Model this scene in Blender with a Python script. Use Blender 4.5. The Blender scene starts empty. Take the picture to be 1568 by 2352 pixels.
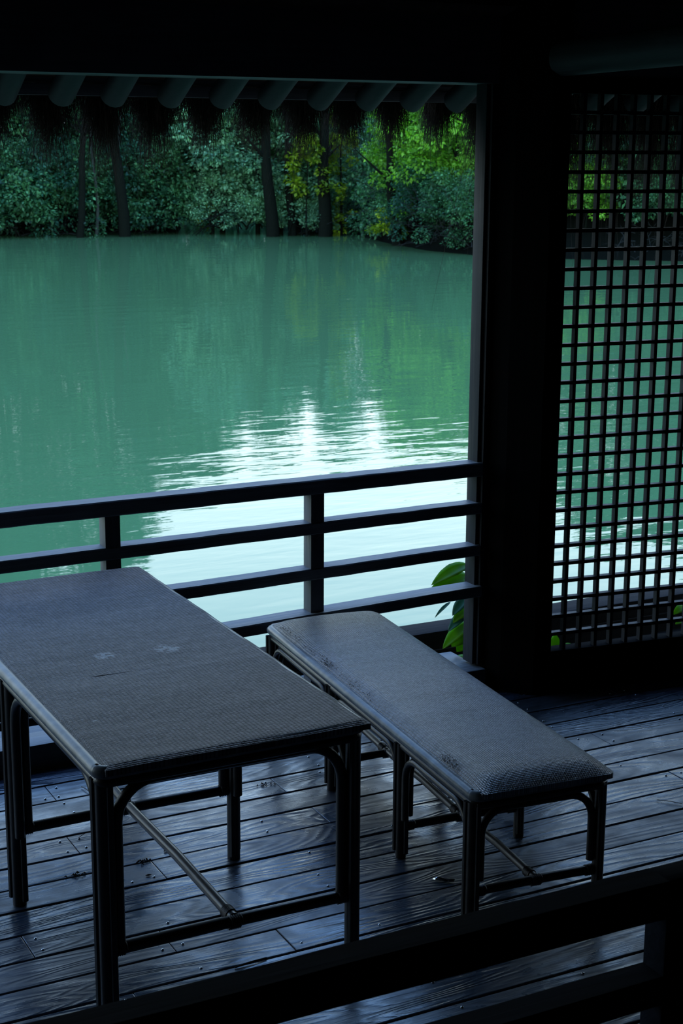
import bpy, bmesh, math, random
import numpy as np
from mathutils import Vector, Matrix

random.seed(7)
rng = np.random.default_rng(11)
scn = bpy.context.scene
col = scn.collection

ORD = ['leftmost', 'second from the left', 'third from the left', 'fourth from the left', 'fifth from the left', 'sixth from the left', 'seventh from the left',
       'eighth from the left', 'ninth from the left'] + ['%s from the left' % w_ for w_ in ('tenth', 'eleventh', 'twelfth', 'thirteenth', 'fourteenth', 'fifteenth', 'sixteenth', 'seventeenth', 'eighteenth', 'nineteenth')]


def number_group(objs, pre):
    objs = sorted(objs, key=lambda o: o.location.x / o.location.y)
    for k, o in enumerate(objs):
        o['label'] = pre + ', ' + (ORD[k] if k < len(objs) - 1 else 'rightmost') + ' of its row'


# ------------------------------------------------------------------ camera
PITCH, ROLL, YAW = math.radians(13.179), math.radians(0.355), math.radians(27.42)
CAM_Z = 2.1
cam_data = bpy.data.cameras.new('camera')
cam = bpy.data.objects.new('camera', cam_data)
col.objects.link(cam)
cam_data.sensor_fit = 'HORIZONTAL'
cam_data.sensor_width = 24.0
cam_data.lens = 3638.3 / 1568 * 24.0
cam_data.clip_start = 0.05
cam_data.clip_end = 500
cam_data.dof.use_dof = True
cam_data.dof.focus_distance = 4.4
cam_data.dof.aperture_fstop = 15.0
_f = Vector((0, math.cos(PITCH), -math.sin(PITCH)))
_r = Vector((1, 0, 0))
_u = _r.cross(_f)
r2 = _r * math.cos(ROLL) + _u * math.sin(ROLL)
u2 = -_r * math.sin(ROLL) + _u * math.cos(ROLL)
RZ = Matrix.Rotation(-YAW, 3, 'Z')
r2, u2, f2 = RZ @ r2, RZ @ u2, RZ @ _f
cam.matrix_world = Matrix(((r2.x, u2.x, -f2.x, 0), (r2.y, u2.y, -f2.y, 0), (r2.z, u2.z, -f2.z, CAM_Z), (0, 0, 0, 1)))
scn.camera = cam

# ------------------------------------------------------------------ world: bright overcast sky, bluer overhead
SKY = 3.4
w = bpy.data.worlds.new('overcast_sky')
scn.world = w
w.use_nodes = True
nt = w.node_tree
nt.nodes.clear()
wo = nt.nodes.new('ShaderNodeOutputWorld')
bg = nt.nodes.new('ShaderNodeBackground')
tc = nt.nodes.new('ShaderNodeTexCoord')
sx = nt.nodes.new('ShaderNodeSeparateXYZ')
rp = nt.nodes.new('ShaderNodeValToRGB')
nt.links.new(tc.outputs['Generated'], sx.inputs[0])
nt.links.new(sx.outputs['Z'], rp.inputs[0])
e = rp.color_ramp.elements
e[0].position = 0.0
e[0].color = (0.74, 0.93, 1.0, 1)
e[1].position = 0.8
e[1].color = (0.17, 0.38, 1.0, 1)
m_ = e.new(0.2)
m_.color = (0.76, 0.92, 1.0, 1)
m_ = e.new(0.30)
m_.color = (0.60, 0.81, 1.0, 1)
m_ = e.new(0.45)
m_.color = (0.27, 0.54, 1.0, 1)
nt.links.new(rp.outputs[0], bg.inputs[0])
bg.inputs[1].default_value = SKY
nt.links.new(bg.outputs[0], wo.inputs[0])

scn.view_settings.view_transform = 'Standard'
scn.view_settings.look = 'None'
scn.view_settings.gamma = 1
scn.view_settings.exposure = 0.0
scn.cycles.max_bounces = 6
scn.cycles.diffuse_bounces = 3
scn.cycles.glossy_bounces = 3
scn.cycles.sample_clamp_indirect = 4
scn.cycles.use_denoising = True


# ------------------------------------------------------------------ helpers
def tag(o, label=None, cat=None, group=None, kind=None):
    if label: o['label'] = label
    if cat: o['category'] = cat
    if group: o['group'] = group
    if kind: o['kind'] = kind
    return o


def link_mesh(name, me, mat=None, parent=None, smooth=False):
    o = bpy.data.objects.new(name, me)
    col.objects.link(o)
    if mat and not me.materials: me.materials.append(mat)
    if parent: o.parent = parent
    if smooth:
        for p in me.polygons: p.use_smooth = True
    return o


class MB:
    """Collects shapes for one mesh object."""
    def __init__(s): s.bm = bmesh.new()

    def box(s, x0, x1, y0, y1, z0, z1, bev=0.0, M=None):
        b = bmesh.new()
        bmesh.ops.create_cube(b, size=1)
        for v in b.verts:
            v.co = Vector(((x0 + x1) / 2 + v.co.x * (x1 - x0), (y0 + y1) / 2 + v.co.y * (y1 - y0), (z0 + z1) / 2 + v.co.z * (z1 - z0)))
        if bev > 0:
            bmesh.ops.bevel(b, geom=b.edges[:], offset=bev, segments=2, affect='EDGES', profile=0.6)
        if M: bmesh.ops.transform(b, matrix=M, verts=b.verts)
        t = bpy.data.meshes.new('t'); b.to_mesh(t); b.free()
        s.bm.from_mesh(t); bpy.data.meshes.remove(t)
        return s

    def tube(s, pts, r, seg=12, rads=None):
        pts = [Vector(p) for p in pts]
        n = len(pts)
        rings = []
        ref = None
        for i, p in enumerate(pts):
            d = (pts[min(i + 1, n - 1)] - pts[max(i - 1, 0)])
            if d.length < 1e-9: d = Vector((0, 0, 1))
            d.normalize()
            if ref is None:
                ref = Vector((0, 0, 1)) if abs(d.z) < 0.9 else Vector((1, 0, 0))
            a = d.cross(ref)
            if a.length < 1e-4: a = d.cross(Vector((0.3, 1, 0.2)))
            a.normalize()
            b = d.cross(a).normalized()
            ref = -b if False else ref
            rr = rads[i] if rads else r
            rings.append([s.bm.verts.new(p + (a * math.cos(t) + b * math.sin(t)) * rr) for t in [2 * math.pi * k / seg for k in range(seg)]])
            ref = b.cross(d) * 0 + ref
        for i in range(n - 1):
            A, B = rings[i], rings[i + 1]
            # align to nearest start to avoid twist
            best = min(range(seg), key=lambda k: sum((A[j].co - B[(j + k) % seg].co).length_squared for j in (0, seg // 3)))
            B = B[best:] + B[:best]
            rings[i + 1] = B
            for k in range(seg):
                try: s.bm.faces.new((A[k], A[(k + 1) % seg], B[(k + 1) % seg], B[k]))
                except ValueError: pass
        for ring in (rings[0], rings[-1]):
            try: s.bm.faces.new(ring)
            except ValueError: pass
        return s

    def build(s, name, mat, parent=None, smooth=True, auto=True):
        bmesh.ops.recalc_face_normals(s.bm, faces=s.bm.faces[:])
        me = bpy.data.meshes.new(name)
        s.bm.to_mesh(me); s.bm.free()
        o = link_mesh(name, me, mat, parent)
        if smooth:
            for p in me.polygons: p.use_smooth = True
            if auto:
                try: me.set_sharp_from_angle(angle=math.radians(40))
                except Exception: pass
        return o


def empty(name, loc=(0, 0, 0), rz=0):
    o = bpy.data.objects.new(name, None)
    col.objects.link(o)
    o.location = loc
    o.rotation_euler = (0, 0, rz)
    o.empty_display_size = 0.1
    return o


# ------------------------------------------------------------------ materials
def mat(name):
    m = bpy.data.materials.new(name)
    m.use_nodes = True
    n = m.node_tree
    return m, n, n.nodes['Principled BSDF'], n.nodes.new, n.links.new


def ramp(new, stops):
    r = new('ShaderNodeValToRGB')
    el = r.color_ramp.elements
    el[0].position, el[0].color = stops[0][0], (*stops[0][1], 1)
    el[1].position, el[1].color = stops[-1][0], (*stops[-1][1], 1)
    for p, c in stops[1:-1]:
        x = el.new(p); x.color = (*c, 1)
    return r


def math_n(new, lk, op, a, b=None, c=None):
    m = new('ShaderNodeMath'); m.operation = op
    for i, v in enumerate((a, b, c)):
        if v is None: continue
        if isinstance(v, (int, float)): m.inputs[i].default_value = v
        else: lk(v, m.inputs[i])
    return m.outputs[0]


def wood(name, c0, c1, axis='X', rough=(0.45, 0.7), grain=60, bump=0.25, spec=0.5):
    m, n, b, new, lk = mat(name)
    t = new('ShaderNodeTexCoord'); mp = new('ShaderNodeMapping')
    lk(t.outputs['Object'], mp.inputs[0])
    s = {'X': (2.5, grain, grain), 'Y': (grain, 2.5, grain), 'Z': (grain, grain, 2.5)}[axis]
    mp.inputs['Scale'].default_value = s
    no = new('ShaderNodeTexNoise'); no.inputs['Scale'].default_value = 1; no.inputs['Detail'].default_value = 6
    no.inputs['Distortion'].default_value = 0.6
    lk(mp.outputs[0], no.inputs['Vector'])
    n2 = new('ShaderNodeTexNoise'); n2.inputs['Scale'].default_value = 7; n2.inputs['Detail'].default_value = 5
    lk(t.outputs['Object'], n2.inputs['Vector'])
    mix = math_n(new, lk, 'MULTIPLY_ADD', n2.outputs[0], 0.45, math_n(new, lk, 'MULTIPLY', no.outputs[0], 0.6))
    r = ramp(new, [(0.3, c0), (0.75, c1)])
    lk(mix, r.inputs[0]); lk(r.outputs[0], b.inputs['Base Color'])
    rr = new('ShaderNodeMapRange'); lk(mix, rr.inputs[0])
    rr.inputs['From Min'].default_value = 0.3; rr.inputs['From Max'].default_value = 0.75
    rr.inputs['To Min'].default_value = rough[0]; rr.inputs['To Max'].default_value = rough[1]
    lk(rr.outputs[0], b.inputs['Roughness'])
    b.inputs['Specular IOR Level'].default_value = spec
    bp = new('ShaderNodeBump'); bp.inputs['Strength'].default_value = bump; bp.inputs['Distance'].default_value = 0.004
    lk(no.outputs[0], bp.inputs['Height']); lk(bp.outputs[0], b.inputs['Normal'])
    return m


M_RAIL = wood('weathered_rail_wood', (0.055, 0.057, 0.055), (0.19, 0.195, 0.19), 'X', bump=0.5)
M_POST = wood('weathered_post_wood', (0.020, 0.022, 0.025), (0.065, 0.072, 0.08), 'Z')
M_JAMB = wood('dark_jamb_wood', (0.006, 0.0065, 0.0075), (0.022, 0.024, 0.027), 'Z', spec=0.15)
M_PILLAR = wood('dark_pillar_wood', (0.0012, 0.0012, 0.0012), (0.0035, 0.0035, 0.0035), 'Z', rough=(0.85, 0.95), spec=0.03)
M_BEAM = wood('dark_beam_wood', (0.05, 0.05, 0.052), (0.11, 0.11, 0.115), 'X', spec=0.2)
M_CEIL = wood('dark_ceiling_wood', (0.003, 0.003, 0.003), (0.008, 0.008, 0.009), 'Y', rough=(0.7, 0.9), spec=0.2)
M_RAFTER = wood('rafter_log_wood', (0.014, 0.015, 0.018), (0.042, 0.045, 0.052), 'Y', spec=0.2)
M_FASCIA = wood('grey_fascia_wood', (0.06, 0.064, 0.07), (0.15, 0.155, 0.165), 'X', spec=0.2)
M_LOG = wood('round_log_wood', (0.020, 0.021, 0.022), (0.055, 0.057, 0.060), 'Y', spec=0.1)
M_LATTICE = wood('lattice_wood', (0.007, 0.007, 0.007), (0.021, 0.021, 0.022), 'Z', spec=0.15)
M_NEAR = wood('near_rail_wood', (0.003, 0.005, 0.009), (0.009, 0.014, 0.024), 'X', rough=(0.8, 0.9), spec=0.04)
M_OUTER = wood('outer_beam_wood', (0.008, 0.007, 0.006), (0.032, 0.028, 0.025), 'X', grain=30, bump=0.8, rough=(0.8, 0.95), spec=0.1)


def floor_mat(pitch, y0):
    m, n, b, new, lk = mat('weathered_deck_wood')
    t = new('ShaderNodeTexCoord'); sp = new('ShaderNodeSeparateXYZ'); lk(t.outputs['Object'], sp.inputs[0])
    idx = math_n(new, lk, 'FLOOR', math_n(new, lk, 'DIVIDE', math_n(new, lk, 'SUBTRACT', sp.outputs['Y'], y0), pitch))
    wn = new('ShaderNodeTexWhiteNoise'); wn.noise_dimensions = '1D'; lk(idx, wn.inputs['W'])
    sp2 = new('ShaderNodeSeparateColor'); lk(wn.outputs['Color'], sp2.inputs[0])
    # grain coordinates: long rings stretched along the board, shifted per board
    cx = math_n(new, lk, 'ADD', math_n(new, lk, 'MULTIPLY', sp.outputs['X'], 1.1), math_n(new, lk, 'MULTIPLY', sp2.outputs[0], 37.0))
    cy = math_n(new, lk, 'ADD', math_n(new, lk, 'MULTIPLY', sp.outputs['Y'], 6.0), math_n(new, lk, 'MULTIPLY', sp2.outputs[1], 19.0))
    cb = new('ShaderNodeCombineXYZ'); lk(cx, cb.inputs[0]); lk(cy, cb.inputs[1])
    g = new('ShaderNodeTexNoise'); g.inputs['Scale'].default_value = 1.0; g.inputs['Detail'].default_value = 1.5
    g.inputs['Distortion'].default_value = 0.5
    lk(cb.outputs[0], g.inputs['Vector'])
    rings = math_n(new, lk, 'SINE', math_n(new, lk, 'MULTIPLY', g.outputs[0], 110.0))
    fine = new('ShaderNodeTexNoise'); fine.inputs['Scale'].default_value = 1.0; fine.inputs['Detail'].default_value = 5
    mp = new('ShaderNodeMapping'); mp.inputs['Scale'].default_value = (9, 160, 30); lk(t.outputs['Object'], mp.inputs[0]); lk(mp.outputs[0], fine.inputs['Vector'])
    patch = new('ShaderNodeTexNoise'); patch.inputs['Scale'].default_value = 5.5; patch.inputs['Detail'].default_value = 7; patch.inputs['Roughness'].default_value = 0.62
    lk(t.outputs['Object'], patch.inputs['Vector'])
    pm = new('ShaderNodeMapRange'); pm.inputs['From Min'].default_value = 0.35; pm.inputs['From Max'].default_value = 0.65; lk(patch.outputs[0], pm.inputs[0])
    v = math_n(new, lk, 'MULTIPLY_ADD', rings, 0.10, math_n(new, lk, 'MULTIPLY', pm.outputs[0], 0.40))
    v = math_n(new, lk, 'ADD', v, math_n(new, lk, 'MULTIPLY', fine.outputs[0], 0.22))
    v = math_n(new, lk, 'ADD', v, math_n(new, lk, 'MULTIPLY', sp2.outputs[2], 0.25))
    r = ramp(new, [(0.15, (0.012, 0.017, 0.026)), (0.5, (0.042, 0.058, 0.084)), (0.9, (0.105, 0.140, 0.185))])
    lk(v, r.inputs[0]); lk(r.outputs[0], b.inputs['Base Color'])
    wet = math_n(new, lk, 'MULTIPLY_ADD', pm.outputs[0], 0.55, math_n(new, lk, 'MULTIPLY_ADD', rings, 0.10, math_n(new, lk, 'MULTIPLY', sp2.outputs[0], 0.35)))
    rr = new('ShaderNodeMapRange'); lk(wet, rr.inputs[0]); rr.inputs['From Min'].default_value = 0.1; rr.inputs['From Max'].default_value = 0.8
    rr.inputs['To Min'].default_value = 0.50; rr.inputs['To Max'].default_value = 0.14
    lk(rr.outputs[0], b.inputs['Roughness'])
    b.inputs['Specular IOR Level'].default_value = 1.0
    h = math_n(new, lk, 'ADD', math_n(new, lk, 'MULTIPLY', rings, 0.32), math_n(new, lk, 'MULTIPLY', fine.outputs[0], 0.8))
    h = math_n(new, lk, 'ADD', h, math_n(new, lk, 'MULTIPLY', patch.outputs[0], 0.7))
    bp = new('ShaderNodeBump'); bp.inputs['Strength'].default_value = 0.5; bp.inputs['Distance'].default_value = 0.0022
    lk(h, bp.inputs['Height']); lk(bp.outputs[0], b.inputs['Normal'])
    return m


def weave_mat(name, cu, cv, c_low, c_high, bump=0.8, rough=0.5, spec=0.5, spots=()):
    m, n, b, new, lk = mat(name)
    t = new('ShaderNodeTexCoord'); sp = new('ShaderNodeSeparateXYZ'); lk(t.outputs['Object'], sp.inputs[0])
    wob = new('ShaderNodeTexNoise'); wob.inputs['Scale'].default_value = 6; wob.inputs['Detail'].default_value = 3; lk(t.outputs['Object'], wob.inputs['Vector'])
    wv = math_n(new, lk, 'MULTIPLY', math_n(new, lk, 'SUBTRACT', wob.outputs[0], 0.5), 0.012)
    u = math_n(new, lk, 'DIVIDE', math_n(new, lk, 'ADD', sp.outputs['X'], wv), cu)
    v = math_n(new, lk, 'DIVIDE', math_n(new, lk, 'ADD', sp.outputs['Y'], wv), cv)
    fu = math_n(new, lk, 'FLOOR', u); fv = math_n(new, lk, 'FLOOR', v)
    chk = math_n(new, lk, 'PINGPONG', math_n(new, lk, 'ADD', fu, fv), 1.0)
    su = math_n(new, lk, 'ABSOLUTE', math_n(new, lk, 'SINE', math_n(new, lk, 'MULTIPLY', u, math.pi)))
    sv = math_n(new, lk, 'ABSOLUTE', math_n(new, lk, 'SINE', math_n(new, lk, 'MULTIPLY', v, math.pi)))
    warp = math_n(new, lk, 'MULTIPLY', su, math_n(new, lk, 'POWER', sv, 0.5))
    weft = math_n(new, lk, 'MULTIPLY', sv, math_n(new, lk, 'POWER', su, 0.5))
    mixn = new('ShaderNodeMix'); mixn.data_type = 'FLOAT'
    lk(chk, mixn.inputs[0]); lk(math_n(new, lk, 'MULTIPLY', warp, 0.75), mixn.inputs[2]); lk(weft, mixn.inputs[3])
    h = mixn.outputs[0]
    cell = new('ShaderNodeCombineXYZ'); lk(fu, cell.inputs[0]); lk(fv, cell.inputs[1])
    wn = new('ShaderNodeTexWhiteNoise'); wn.noise_dimensions = '2D'; lk(cell.outputs[0], wn.inputs['Vector'])
    st = new('ShaderNodeTexNoise'); st.inputs['Scale'].default_value = 4.0; st.inputs['Detail'].default_value = 6; lk(t.outputs['Object'], st.inputs['Vector'])
    band = new('ShaderNodeTexNoise'); band.inputs['Scale'].default_value = 1; band.inputs['Detail'].default_value = 3
    mp = new('ShaderNodeMapping'); mp.inputs['Scale'].default_value = (1.5, 28, 1); lk(t.outputs['Object'], mp.inputs[0]); lk(mp.outputs[0], band.inputs['Vector'])
    a = math_n(new, lk, 'MULTIPLY', h, 0.5)
    a = math_n(new, lk, 'ADD', a, math_n(new, lk, 'MULTIPLY', wn.outputs['Value'], 0.22))
    a = math_n(new, lk, 'ADD', a, math_n(new, lk, 'MULTIPLY', st.outputs[0], 0.25))
    a = math_n(new, lk, 'ADD', a, math_n(new, lk, 'MULTIPLY', band.outputs[0], 0.25))
    for (px_, py_, rad_) in spots:
        vd = new('ShaderNodeVectorMath'); vd.operation = 'DISTANCE'; vd.inputs[1].default_value = (px_, py_, 0.703)
        lk(t.outputs['Object'], vd.inputs[0])
        sp_ = new('ShaderNodeMapRange'); sp_.inputs['From Min'].default_value = rad_; sp_.inputs['From Max'].default_value = 0.0
        lk(vd.outputs['Value'], sp_.inputs[0])
        a = math_n(new, lk, 'ADD', a, math_n(new, lk, 'MULTIPLY', math_n(new, lk, 'MULTIPLY', sp_.outputs[0], wn.outputs['Value']), 1.3))
    r = ramp(new, [(0.3, c_low), (0.9, c_high), (1.0, c_high if not spots else (0.42, 0.44, 0.47))])
    lk(a, r.inputs[0]); lk(r.outputs[0], b.inputs['Base Color'])
    b.inputs['Roughness'].default_value = rough
    b.inputs['Specular IOR Level'].default_value = spec
    bp = new('ShaderNodeBump'); bp.inputs['Strength'].default_value = bump; bp.inputs['Distance'].default_value = 0.0025
    lk(h, bp.inputs['Height'])
    bp2 = new('ShaderNodeBump'); bp2.inputs['Strength'].default_value = 0.35; bp2.inputs['Distance'].default_value = 0.006
    lk(band.outputs[0], bp2.inputs['Height']); lk(bp.outputs[0], bp2.inputs['Normal'])
    lk(bp2.outputs[0], b.inputs['Normal'])
    return m


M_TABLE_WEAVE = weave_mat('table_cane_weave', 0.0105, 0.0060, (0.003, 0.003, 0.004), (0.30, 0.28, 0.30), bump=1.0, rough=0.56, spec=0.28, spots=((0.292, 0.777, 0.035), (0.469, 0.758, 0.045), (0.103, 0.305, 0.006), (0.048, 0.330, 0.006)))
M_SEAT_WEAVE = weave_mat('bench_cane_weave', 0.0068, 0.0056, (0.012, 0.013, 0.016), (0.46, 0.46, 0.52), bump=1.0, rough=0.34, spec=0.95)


def rattan(name, c0, c1, rough=0.38):
    m, n, b, new, lk = mat(name)
    t = new('ShaderNodeTexCoord')
    no = new('ShaderNodeTexNoise'); no.inputs['Scale'].default_value = 22; no.inputs['Detail'].default_value = 5
    lk(t.outputs['Object'], no.inputs['Vector'])
    r = ramp(new, [(0.3, c0), (0.7, c1)]); lk(no.outputs[0], r.inputs[0]); lk(r.outputs[0], b.inputs['Base Color'])
    b.inputs['Roughness'].default_value = rough
    b.inputs['Specular IOR Level'].default_value = 0.5
    bp = new('ShaderNodeBump'); bp.inputs['Strength'].default_value = 0.2; bp.inputs['Distance'].default_value = 0.002
    lk(no.outputs[0], bp.inputs['Height']); lk(bp.outputs[0], b.inputs['Normal'])
    return m


M_RIM = rattan('weathered_rattan_rim', (0.07, 0.085, 0.10), (0.20, 0.225, 0.245))
M_RATTAN = rattan('dark_rattan_pole', (0.006, 0.006, 0.006), (0.020, 0.019, 0.019))
M_ROD = rattan('centre_rod_rattan', (0.022, 0.022, 0.024), (0.060, 0.060, 0.064), 0.3)
M_BIND = rattan('rattan_binding', (0.03, 0.026, 0.024), (0.075, 0.065, 0.06), 0.5)
M_BENCH_RATTAN = rattan('brown_rattan_pole', (0.010, 0.008, 0.007), (0.032, 0.027, 0.024))


def simple(name, c, rough=0.5, metal=0.0, spec=0.5):
    m, n, b, new, lk = mat(name)
    t = new('ShaderNodeTexCoord'); no = new('ShaderNodeTexNoise'); no.inputs['Scale'].default_value = 30
    lk(t.outputs['Object'], no.inputs['Vector'])
    r = ramp(new, [(0.3, tuple(x * 0.75 for x in c)), (0.7, tuple(min(1, x * 1.2) for x in c))])
    lk(no.outputs[0], r.inputs[0]); lk(r.outputs[0], b.inputs['Base Color'])
    b.inputs['Roughness'].default_value = rough; b.inputs['Metallic'].default_value = metal
    b.inputs['Specular IOR Level'].default_value = spec if rough < .6 else 0.05
    return m


M_SCREW = simple('screw_steel', (0.75, 0.78, 0.8), 0.22, 1.0)
M_FOIL = simple('shiny_foil', (0.8, 0.83, 0.88), 0.15, 1.0)
M_DEBRIS = simple('dry_brown_debris', (0.035, 0.028, 0.022), 0.9)
M_TWIG = simple('pale_dry_twig', (0.28, 0.25, 0.22), 0.8)
M_BARK = simple('dark_tree_bark', (0.006, 0.008, 0.005), 1.0)
M_BARK_PALE = simple('pale_grey_bark', (0.040, 0.048, 0.038), 0.95)
M_TWIGS_BG = simple('bare_shrub_twigs', (0.020, 0.022, 0.019), 0.95)
M_THATCH = simple('dark_brown_thatch', (0.040, 0.030, 0.023), 0.9)
M_SOIL = simple('dark_bank_soil', (0.0025, 0.0035, 0.002), 1.0)


def leaf_mat(name, c0, c1, trans=0.3, attr=True, rough=0.5):
    m = bpy.data.materials.new(name); m.use_nodes = True
    n = m.node_tree; n.nodes.clear(); new, lk = n.nodes.new, n.links.new
    out = new('ShaderNodeOutputMaterial')
    r = ramp(new, [(0.0, c0), (0.8, c1), (1.0, tuple(min(1, x * 1.5) for x in c1))])
    if attr:
        a = new('ShaderNodeAttribute'); a.attribute_name = 'tone'; lk(a.outputs['Fac'], r.inputs[0])
    else:
        t = new('ShaderNodeTexCoord'); no = new('ShaderNodeTexNoise'); no.inputs['Scale'].default_value = 18
        lk(t.outputs['Object'], no.inputs['Vector']); lk(no.outputs[0], r.inputs[0])
    d = new('ShaderNodeBsdfPrincipled'); d.inputs['Roughness'].default_value = rough; d.inputs['Specular IOR Level'].default_value = 0.3
    tr = new('ShaderNodeBsdfTranslucent')
    lk(r.outputs[0], d.inputs['Base Color'])
    hs = new('ShaderNodeHueSaturation'); hs.inputs['Value'].default_value = 1.6; hs.inputs['Saturation'].default_value = 1.1
    lk(r.outputs[0], hs.inputs['Color']); lk(hs.outputs[0], tr.inputs[0])
    mx = new('ShaderNodeMixShader'); mx.inputs[0].default_value = trans
    lk(d.outputs[0], mx.inputs[1]); lk(tr.outputs[0], mx.inputs[2]); lk(mx.outputs[0], out.inputs[0])
    return m


L_TEAL = leaf_mat('blue_green_leaves', (0.006, 0.034, 0.019), (0.038, 0.145, 0.066))
L_MID = leaf_mat('mid_green_leaves', (0.010, 0.046, 0.020), (0.075, 0.220, 0.075))
L_PALE = leaf_mat('pale_green_leaves', (0.022, 0.090, 0.050), (0.22, 0.46, 0.22))
L_BRIGHT = leaf_mat('fresh_green_leaves', (0.035, 0.130, 0.010), (0.24, 0.55, 0.05))
L_YELLOW = leaf_mat('yellow_green_leaves', (0.06, 0.14, 0.008), (0.30, 0.42, 0.02))
L_NEAR = leaf_mat('broad_green_leaf', (0.075, 0.18, 0.004), (0.19, 0.40, 0.008), trans=0.55, attr=False, rough=0.35)


def water_mat():
    m, n, b, new, lk = mat('green_lake_water')
    b.inputs['Base Color'].default_value = (0.084, 0.185, 0.068, 1)
    b.inputs['Roughness'].default_value = 0.015
    b.inputs['IOR'].default_value = 1.36
    t = new('ShaderNodeTexCoord')
    mp = new('ShaderNodeMapping'); mp.inputs['Rotation'].default_value = (0, 0, YAW); mp.inputs['Scale'].default_value = (0.35, 1.0, 1)
    lk(t.outputs['Object'], mp.inputs[0])
    a = new('ShaderNodeTexNoise'); a.inputs['Scale'].default_value = 2.6; a.inputs['Detail'].default_value = 3; a.inputs['Distortion'].default_value = 0.4
    lk(mp.outputs[0], a.inputs['Vector'])
    c = new('ShaderNodeTexNoise'); c.inputs['Scale'].default_value = 9; c.inputs['Detail'].default_value = 2
    lk(mp.outputs[0], c.inputs['Vector'])
    # where breeze ruffles the surface
    g = new('ShaderNodeTexNoise'); g.inputs['Scale'].default_value = 0.10; g.inputs['Detail'].default_value = 2
    lk(mp.outputs[0], g.inputs['Vector'])
    gm = new('ShaderNodeMapRange'); gm.inputs['From Min'].default_value = 0.42; gm.inputs['From Max'].default_value = 0.62; gm.inputs['To Min'].default_value = 0.25
    lk(g.outputs[0], gm.inputs[0])
    h = math_n(new, lk, 'ADD', a.outputs[0], math_n(new, lk, 'MULTIPLY', c.outputs[0], 0.22))
    h = math_n(new, lk, 'MULTIPLY', h, gm.outputs[0])
    # a rougher, breeze-ruffled area off the right half of the pavilion
    vr = new('ShaderNodeVectorMath'); vr.operation = 'DISTANCE'; vr.inputs[1].default_value = (10.2, 12.2, 0)
    lk(t.outputs['Object'], vr.inputs[0])
    rm = new('ShaderNodeMapRange'); rm.inputs['From Min'].default_value = 8.0; rm.inputs['From Max'].default_value = 2.0
    rm.inputs['To Min'].default_value = 1.0; rm.inputs['To Max'].default_value = 3.2
    lk(vr.outputs['Value'], rm.inputs[0])
    h = math_n(new, lk, 'MULTIPLY', h, rm.outputs[0])
    # expanding drop rings
    def ring(px_, py_, amp, lam, rad):
        vm = new('ShaderNodeVectorMath'); vm.operation = 'DISTANCE'; vm.inputs[1].default_value = (px_, py_, 0)
        lk(t.outputs['Object'], vm.inputs[0])
        d = vm.outputs['Value']
        s = math_n(new, lk, 'SINE', math_n(new, lk, 'MULTIPLY', d, 2 * math.pi / lam))
        env = new('ShaderNodeMapRange'); env.inputs['From Min'].default_value = rad; env.inputs['From Max'].default_value = 0.0
        lk(d, env.inputs[0])
        return math_n(new, lk, 'MULTIPLY', math_n(new, lk, 'MULTIPLY', s, env.outputs[0]), amp)
    h = math_n(new, lk, 'ADD', h, ring(*RING1, 0.25, 0.16, 0.9))
    bp = new('ShaderNodeBump'); bp.inputs['Strength'].default_value = 1.0; bp.inputs['Distance'].default_value = 0.0085
    lk(h, bp.inputs['Height']); lk(bp.outputs[0], b.inputs['Normal'])
    return m


WL = -0.8
RING1 = (4.55, 8.05)

# ------------------------------------------------------------------ setting: water, banks
def grid_sheet(name, pts, faces, m, kind='structure'):
    me = bpy.data.meshes.new(name); me.from_pydata(pts, [], faces); me.update()
    o = link_mesh(name, me, m); tag(o, kind=kind); return o


water = grid_sheet('lake_water', [(-70, 5.6, WL), (120, 5.6, WL), (120, 150, WL), (-70, 150, WL)], [(0, 1, 2, 3)], water_mat())
tag(water, 'calm green lake water reflecting trees and white sky', 'water', kind='structure')


def bank(name, shore, depth_dir, label, rise=1.4, lip=0.55):
    """Earth bank: shoreline points, rising away from the water."""
    rows = []
    N = 7
    for i, (x, y) in enumerate(shore):
        row = []
        for k in range(N):
            f = k / (N - 1)
            jx, jy = (random.uniform(-.2, .2), random.uniform(-.2, .2)) if 0 < k else (0, 0)
            z = WL - 0.25 + (0 if k == 0 else lip + rise * (f ** 0.7) + random.uniform(-.1, .1))
            row.append((x + depth_dir[0] * f + jx, y + depth_dir[1] * f + jy, z))
        rows.append(row)
    pts = [p for r_ in rows for p in r_]
    faces = [(i * N + k, (i + 1) * N + k, (i + 1) * N + k + 1, i * N + k + 1) for i in range(len(shore) - 1) for k in range(N - 1)]
    me = bpy.data.meshes.new(name); me.from_pydata(pts, [], faces); me.update()
    o = link_mesh(name, me, M_SOIL, smooth=True)
    tag(o, label, 'bank', kind='structure')
    return o


bank('lake_bank', [(-40, 46), (-20, 49), (-5, 49.5), (5, 48.5), (10, 48.6), (13, 48.2), (16, 48.4), (18.7, 48.0), (20, 50), (21.5, 54), (22.5, 60)], (6, 26),
     'dark wooded earth bank across the lake on the left', 3.0)
bank('lake_bank', [(20, 66), (30, 64), (40, 62), (60, 60)], (4, 30), 'far earth bank at the end of the inlet', 3.0)
bank('lake_bank', [(27, 60), (25, 50), (23.2, 43.5), (22.5, 40.9), (21.9, 37.5), (22.2, 35.2), (23.6, 33.2), (26, 31.4), (30, 29), (38, 26), (60, 20)], (14, 18),
     'dark earth bank on the right side of the lake', 4.5, .75)

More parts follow.
